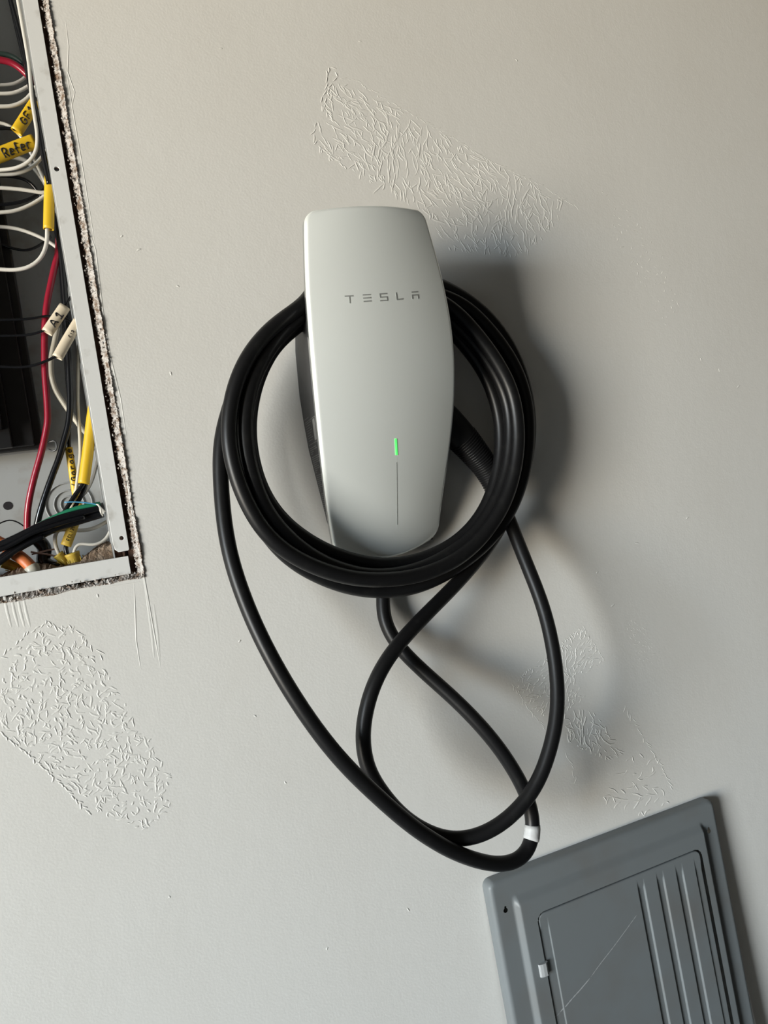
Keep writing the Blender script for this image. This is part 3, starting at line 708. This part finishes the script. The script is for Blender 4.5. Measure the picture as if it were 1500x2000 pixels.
C_ = loop_pts([(892,636),(940,688),(977,745),(995,800),(997,870),(985,938),(956,1003)], [(912,1058),(852,1098),(790,1120),(720,1125),(660,1111),(610,1088),(560,1048),(520,1000)], [(492,930),(480,870),(478,820),(488,755),(515,695),(550,648),(595,612)], (.074, .055, .055))
A_ = loop_pts([(888,606),(925,645),(968,702),(1000,765),(1012,837),(1008,905),(986,982)], [(942,1049),(886,1097),(806,1127),(724,1133),(680,1128),(620,1110),(559,1078),(512,1034)], [(472,960),(452,895),(446,837),(457,760),(488,690),(540,632),(598,592)], (.0785, .0705, .067))
G_ = [(895,575,.028),(945,612,.026),(985,660,.026),(1015,720,.026),(1032,790,.026),(1035,850,.026),(1022,925,.025),(990,1005,.024),(955,1065,.027),(922,1106,.034),(884,1148,.042),(836,1196,.054),(785,1250,.064),(753,1292,.069),(727,1343,.072),(711,1404,.073),(708,1452,.073),(718,1503,.073),(746,1548,.073),(790,1598,.074),(839,1628,.077),(884,1641,.082),(932,1634,.088),(980,1609,.094),(1022,1570,.099),(1050,1529,.101),(1073,1468,.102),(1087,1404,.100),(1089,1340,.094),(1079,1260,.084),(1060,1183,.072),(1028,1100,.056),(1004,1040,.042),(985,990,.033),(962,938,.028)]
def tops(h, z): return [Vector((XC - .035, -h, Z0 + z)), Vector((XC + .02, -h, Z0 + z + .002)), Vector((XC + .065, -h, Z0 + z - .004))]
seq = [P(*p) for p in lead] + tops(.038, .247) + [P(*p) for p in E_] + tops(.046, .240) + [P(*p) for p in D_] + tops(.050, .226) + [P(*p) for p in C_] + tops(.060, .236) + [P(*p) for p in A_] + tops(.050, .256) + [P(*p) for p in G_]
CABLE = thing('charging_cable', 'thick black charging cable coiled in loops around the wall charger', 'cable')
path = relax(catmull(seq, .004), 22)
mb = MB(); mb.tube(path, R_C, 20); mb.build('cable_jacket', M_RUBBER, CABLE)
# white tape band
tgt = P(1040, 1626, .079); k = min(range(len(path)), key=lambda i: (path[i] - tgt).length)
seg = path[k-2:k+3]; v_, f_ = tube_mesh(seg, [R_C + .0005, R_C + .0008, R_C + .0007, R_C + .0009, R_C + .0006], 20, True)
o = link('tape_band', v_, f_, M_BAND, CABLE); o['label'] = 'white tape band on the cable'
# handle and ribbed strain relief tucked behind the coil
ax = relax(catmull([P(842, 802, .036), P(872, 826, .034), P(895, 848, .032), P(920, 876, .030), P(943, 905, .028), P(958, 930, .027), P(968, 952, .027)], .0015), 6)
n_ = len(ax); rad = [.0215 - (.0215 - .0125) * (i / (n_ - 1)) for i in range(n_)]
HND = MB(); HND.tube(ax, rad, 28); HND = HND.build('connector_handle', M_RUBBER, CABLE)
mb = MB()
i0 = int(n_ * .42)
pitch = .00155; acc = 0; cnt = 0
for i in range(i0, n_ - 1, 2):
    t = (ax[i+1] - ax[i]); L = t.length; t.normalize(); a = t.orthogonal().normalized(); b2 = t.cross(a)
    ring = [ax[i] + (a * math.cos(w * math.pi / 14) + b2 * math.sin(w * math.pi / 14)) * (rad[i] + .0001) for w in range(29)]
    m1 = MB(); m1.tube(ring, .0008, 6, False); m1.build('grip_ring', M_RUBBER, HND)

# ------------------------------------------------------------------ grey panel cover standing against the wall
CV = thing('panel_cover', 'grey steel breaker panel cover with a hinged door, lower right corner', 'panel cover')
CHH = .016
tl, tr = P(953, 1728, CHH), P(1394, 1559, CHH)
X0, X1, ZC = tl.x, tr.x, (tl.z + tr.z) / 2
def crop2(x, y, h=CHH): return P(920 + x / 2.586, 1530 + y / 2.586, h)
bl0, bl1 = crop2(203, 590).x, crop2(250, 700).x      # left bead slope
br0, br1 = crop2(1150, 225).x, crop2(1188, 330).x
bt0 = crop2(215, 575).z                              # top of the raised field
bt1 = bt0 - .010
dl, dr = crop2(318, 668).x, crop2(1142, 372).x       # door opening
dt = crop2(345, 638).z
STEP = .0065
def sst(a, b, x):
    t = max(0, min(1, (x - a) / (b - a))); return t * t * (3 - 2 * t)
keyholes = [(crop2(172, 640), .0050), (crop2(1198, 240), .0050)]
def cover_h(x, z):
    e = min(x - X0, X1 - x, ZC - z)
    hgt = 0
    if e < .006: hgt -= .006 * (1 - math.sqrt(max(0, 1 - (1 - e / .006)**2)))
    # rounded-rectangle raised field
    fx = min(sst(bl0, bl1, x), 1 - sst(br0, br1, x)); fz = 1 - sst(bt1, bt0 + .004, z)
    return hgt + STEP * fx * fz
def lines(a, b, step, extra):
    n = int((b - a) / step); q = [a + (b - a) * i / n for i in range(n + 1)]
    for lo, hi, st in extra:
        m_ = int((hi - lo) / st); q += [lo + (hi - lo) * i / m_ for i in range(m_ + 1)]
    q = sorted(q); out = [q[0]]
    for t in q[1:]:
        if t - out[-1] > .00015: out.append(t)
    return out
ZLOW = 0.004
ZMID = ZC - .36
kx = [(k.x - .006, k.x + .006, .0004) for k, _ in keyholes]; kz = [(k.z - .007, k.z + .007, .0004) for k, _ in keyholes]
xs = lines(X0, X1, .004, kx + [(X0, X0 + .007, .0007), (X1 - .007, X1, .0007), (bl0 - .002, bl1 + .002, .0012), (br0 - .002, br1 + .002, .0012), (dl - .003, dl + .009, .001), (dr - .009, dr + .003, .001)])
zs = lines(ZMID, ZC, .008, kz + [(ZC - .007, ZC, .0007), (bt1 - .002, bt0 + .005, .0012), (dt - .009, dt + .003, .001)])
zs = lines(ZLOW, ZMID - .01, .05, []) + zs
DRAD = .009
def in_door(x, z, g=0):
    if not (dl - g < x < dr + g and z < dt + g): return False
    cxl, cxr, cz_ = dl - g + DRAD, dr + g - DRAD, dt + g - DRAD
    if z > cz_:
        if x < cxl: return (x - cxl)**2 + (z - cz_)**2 < DRAD**2
        if x > cxr: return (x - cxr)**2 + (z - cz_)**2 < DRAD**2
    return True
def in_key(x, z):
    for k, r0 in keyholes:
        if (x - k.x)**2 + (z - k.z)**2 < .0027**2 or (abs(x - k.x - .0003) < .0013 and 0 < z - k.z < .0048): return True
    return False
def rnd_corner(x, z, R=.009):
    """pull outer corners of the top edge into a radius"""
    for sx, xc in ((-1, X0 + R), (1, X1 - R)):
        dx = (x - xc) * sx; dz = z - (ZC - R)
        if dx > 0 and dz > 0:
            L = math.hypot(dx, dz); m_ = max(dx, dz)
            if L > 0: return xc + sx * dx * m_ / L, ZC - R + dz * m_ / L
    return x, z
nx_, nz_ = len(xs), len(zs)
v = []
for z in zs:
    for x in xs:
        h = CHH + cover_h(x, z); x2, z2 = rnd_corner(x, z); v.append(Vector((x2, -h, z2)))
f = []
for j in range(nz_ - 1):
    for i in range(nx_ - 1):
        xm, zm = (xs[i] + xs[i+1]) / 2, (zs[j] + zs[j+1]) / 2
        if in_door(xm, zm, .0006) or in_key(xm, zm): continue
        a = j * nx_ + i; f.append((a, a + 1, a + nx_ + 1, a + nx_))
# returned edge towards the wall
for i in range(nx_ - 1):
    a, c = v[(nz_-1)*nx_ + i], v[(nz_-1)*nx_ + i + 1]; m0 = len(v); v += [a + Vector((0, .010, 0)), c + Vector((0, .010, 0))]
    f.append(((nz_-1)*nx_ + i, (nz_-1)*nx_ + i + 1, m0 + 1, m0))
for col in (0, nx_ - 1):
    for j in range(nz_ - 1):
        a, c = v[j*nx_ + col], v[(j+1)*nx_ + col]; m0 = len(v); v += [a + Vector((0, .010, 0)), c + Vector((0, .010, 0))]
        f.append((j*nx_ + col, (j+1)*nx_ + col, m0 + 1, m0))
FRM = link('cover_frame', v, f, M_COVER, CV)
# door leaf with three sunken grooves and a step along its right edge
gro = [(crop2(822, 515).x, crop2(855, 515).x, crop2(838, 497).z), (crop2(919, 480).x, crop2(953, 480).x, crop2(935, 460).z), (crop2(1015, 445).x, crop2(1048, 440).x, crop2(1030, 425).z)]
stp = crop2(1112, 430).x; stz = crop2(1106, 398).z
hbl = crop2(376, 720).x; hbz = crop2(368, 685).z
HD = CHH + STEP - .0006
def door_h(x, z):
    h = 0
    for a, c, zt in gro:
        h -= .0022 * sst(a - .0009, a + .0009, x) * (1 - sst(c - .0009, c + .0009, x)) * (1 - sst(zt - .006, zt, z))
    h -= .0016 * sst(stp - .0009, stp + .0009, x) * (1 - sst(stz - .006, stz, z))
    h -= .0012 * (1 - sst(hbl - .0008, hbl + .0008, x)) * (1 - sst(hbz - .004, hbz, z))
    e = min(x - (dl + .0006), (dr - .0006) - x, (dt - .0010) - z)
    if e < .002: h -= .002 * (1 - math.sqrt(max(0, 1 - (1 - max(e, 0) / .002)**2)))
    return HD + h
ex = [(a - .0014, a + .0014, .0004) for a, _, _ in gro] + [(c - .0014, c + .0014, .0004) for _, c, _ in gro] + [(stp - .0014, stp + .0014, .0004), (hbl - .0014, hbl + .0014, .0004), (dl + .0012, dl + .004, .0004), (dr - .004, dr - .0012, .0004)]
DX0, DX1, DZ1 = dl + .0006, dr - .0006, dt - .0010
xs2 = [x for x in lines(DX0, DX1, .006, ex) if DX0 <= x <= DX1]
zs2 = lines(ZLOW + .06, ZMID - .01, .05, []) + lines(ZMID, DZ1, .006, [(DZ1 - .004, DZ1, .0004)])
n2, m2_ = len(xs2), len(zs2); v = []; f = []
Rd = DRAD - .001
for z in zs2:
    for x in xs2:
        x2, z2 = x, z
        for sx, xc in ((-1, DX0 + Rd), (1, DX1 - Rd)):
            dx = (x - xc) * sx; dz = z - (DZ1 - Rd)
            if dx > 0 and dz > 0:
                L = math.hypot(dx, dz); mm = max(dx, dz); x2, z2 = xc + sx * dx * mm / L, DZ1 - Rd + dz * mm / L
        v.append(Vector((x2, -door_h(x, z), z2)))
for j in range(m2_ - 1):
    for i in range(n2 - 1):
        a = j * n2 + i; f.append((a, a + 1, a + n2 + 1, a + n2))
DOOR = link('door', v, f, M_COVER, CV)
# backing channel behind the door gap
b = MB(); b.box(dl - .001, dr + .001, -(CHH + .001), -(CHH - .0005), ZLOW + .05, dt + .001); b.build('door_stop', M_COVER, CV, False)
# hinge clip on the left edge of the door
hp = crop2(364, 932, HD + .002)
prof = [(-.0075, -.001), (-.0060, .0026), (-.002, .0036), (.002, .0036), (.0045, .0022), (.0050, -.001)]
v = []; f = []
for zz in (-.0072, .0072):
    for x, hh in prof: v.append(Vector((hp.x + x, -(HD + hh), hp.z + zz)))
n = len(prof)
for k in range(n - 1): f.append((k, k + 1, n + k + 1, n + k))
f += [tuple(range(n)), tuple(range(n, 2 * n))[::-1]]
bevel(link('hinge_clip', v, f, mat('pale_zinc', (0.40, 0.41, 0.41), 0.5), CV, False), .0006)
# scratches in the enamel of the door
def scratch(pts, w, name='paint_scratch'):
    q = catmull([crop2(x, y, HD) for x, y in pts], .003); mb = MB(); n = len(q); rows_ = []
    for i, p in enumerate(q):
        t = (q[min(i+1, n-1)] - q[max(i-1, 0)]).normalized(); nn = Vector((-t.z, 0, t.x)); ww = w * (.35 + .65 * abs(math.sin(i * 1.7 + w * 9000))) * (1 if 0 < i < n-1 else .2)
        hh = door_h(p.x, p.z) + .00012
        for s in (-.5, .5): rows_.append(Vector((p.x, -hh, p.z)) + nn * ww * s)
    mb.add(rows_, [(2*i, 2*i+1, 2*i+3, 2*i+2) for i in range(n - 1)])
    mb.build(name, mat('scratched_enamel', (0.36, 0.37, 0.37), 0.6), DOOR, False)
scratch([(828,660),(770,738),(700,830),(640,905),(592,970)], .0010)
scratch([(588,975),(545,1025),(490,1085),(438,1148)], .0016)
scratch([(436,1150),(400,1190),(370,1225)], .0012)

# the cover leans: top edge against the wall, foot standing out on the floor
piv = Matrix.Translation(Vector((0, -CHH, ZC)))
CV.matrix_world = piv @ Matrix.Rotation(math.radians(-1.9), 4, 'X') @ piv.inverted()
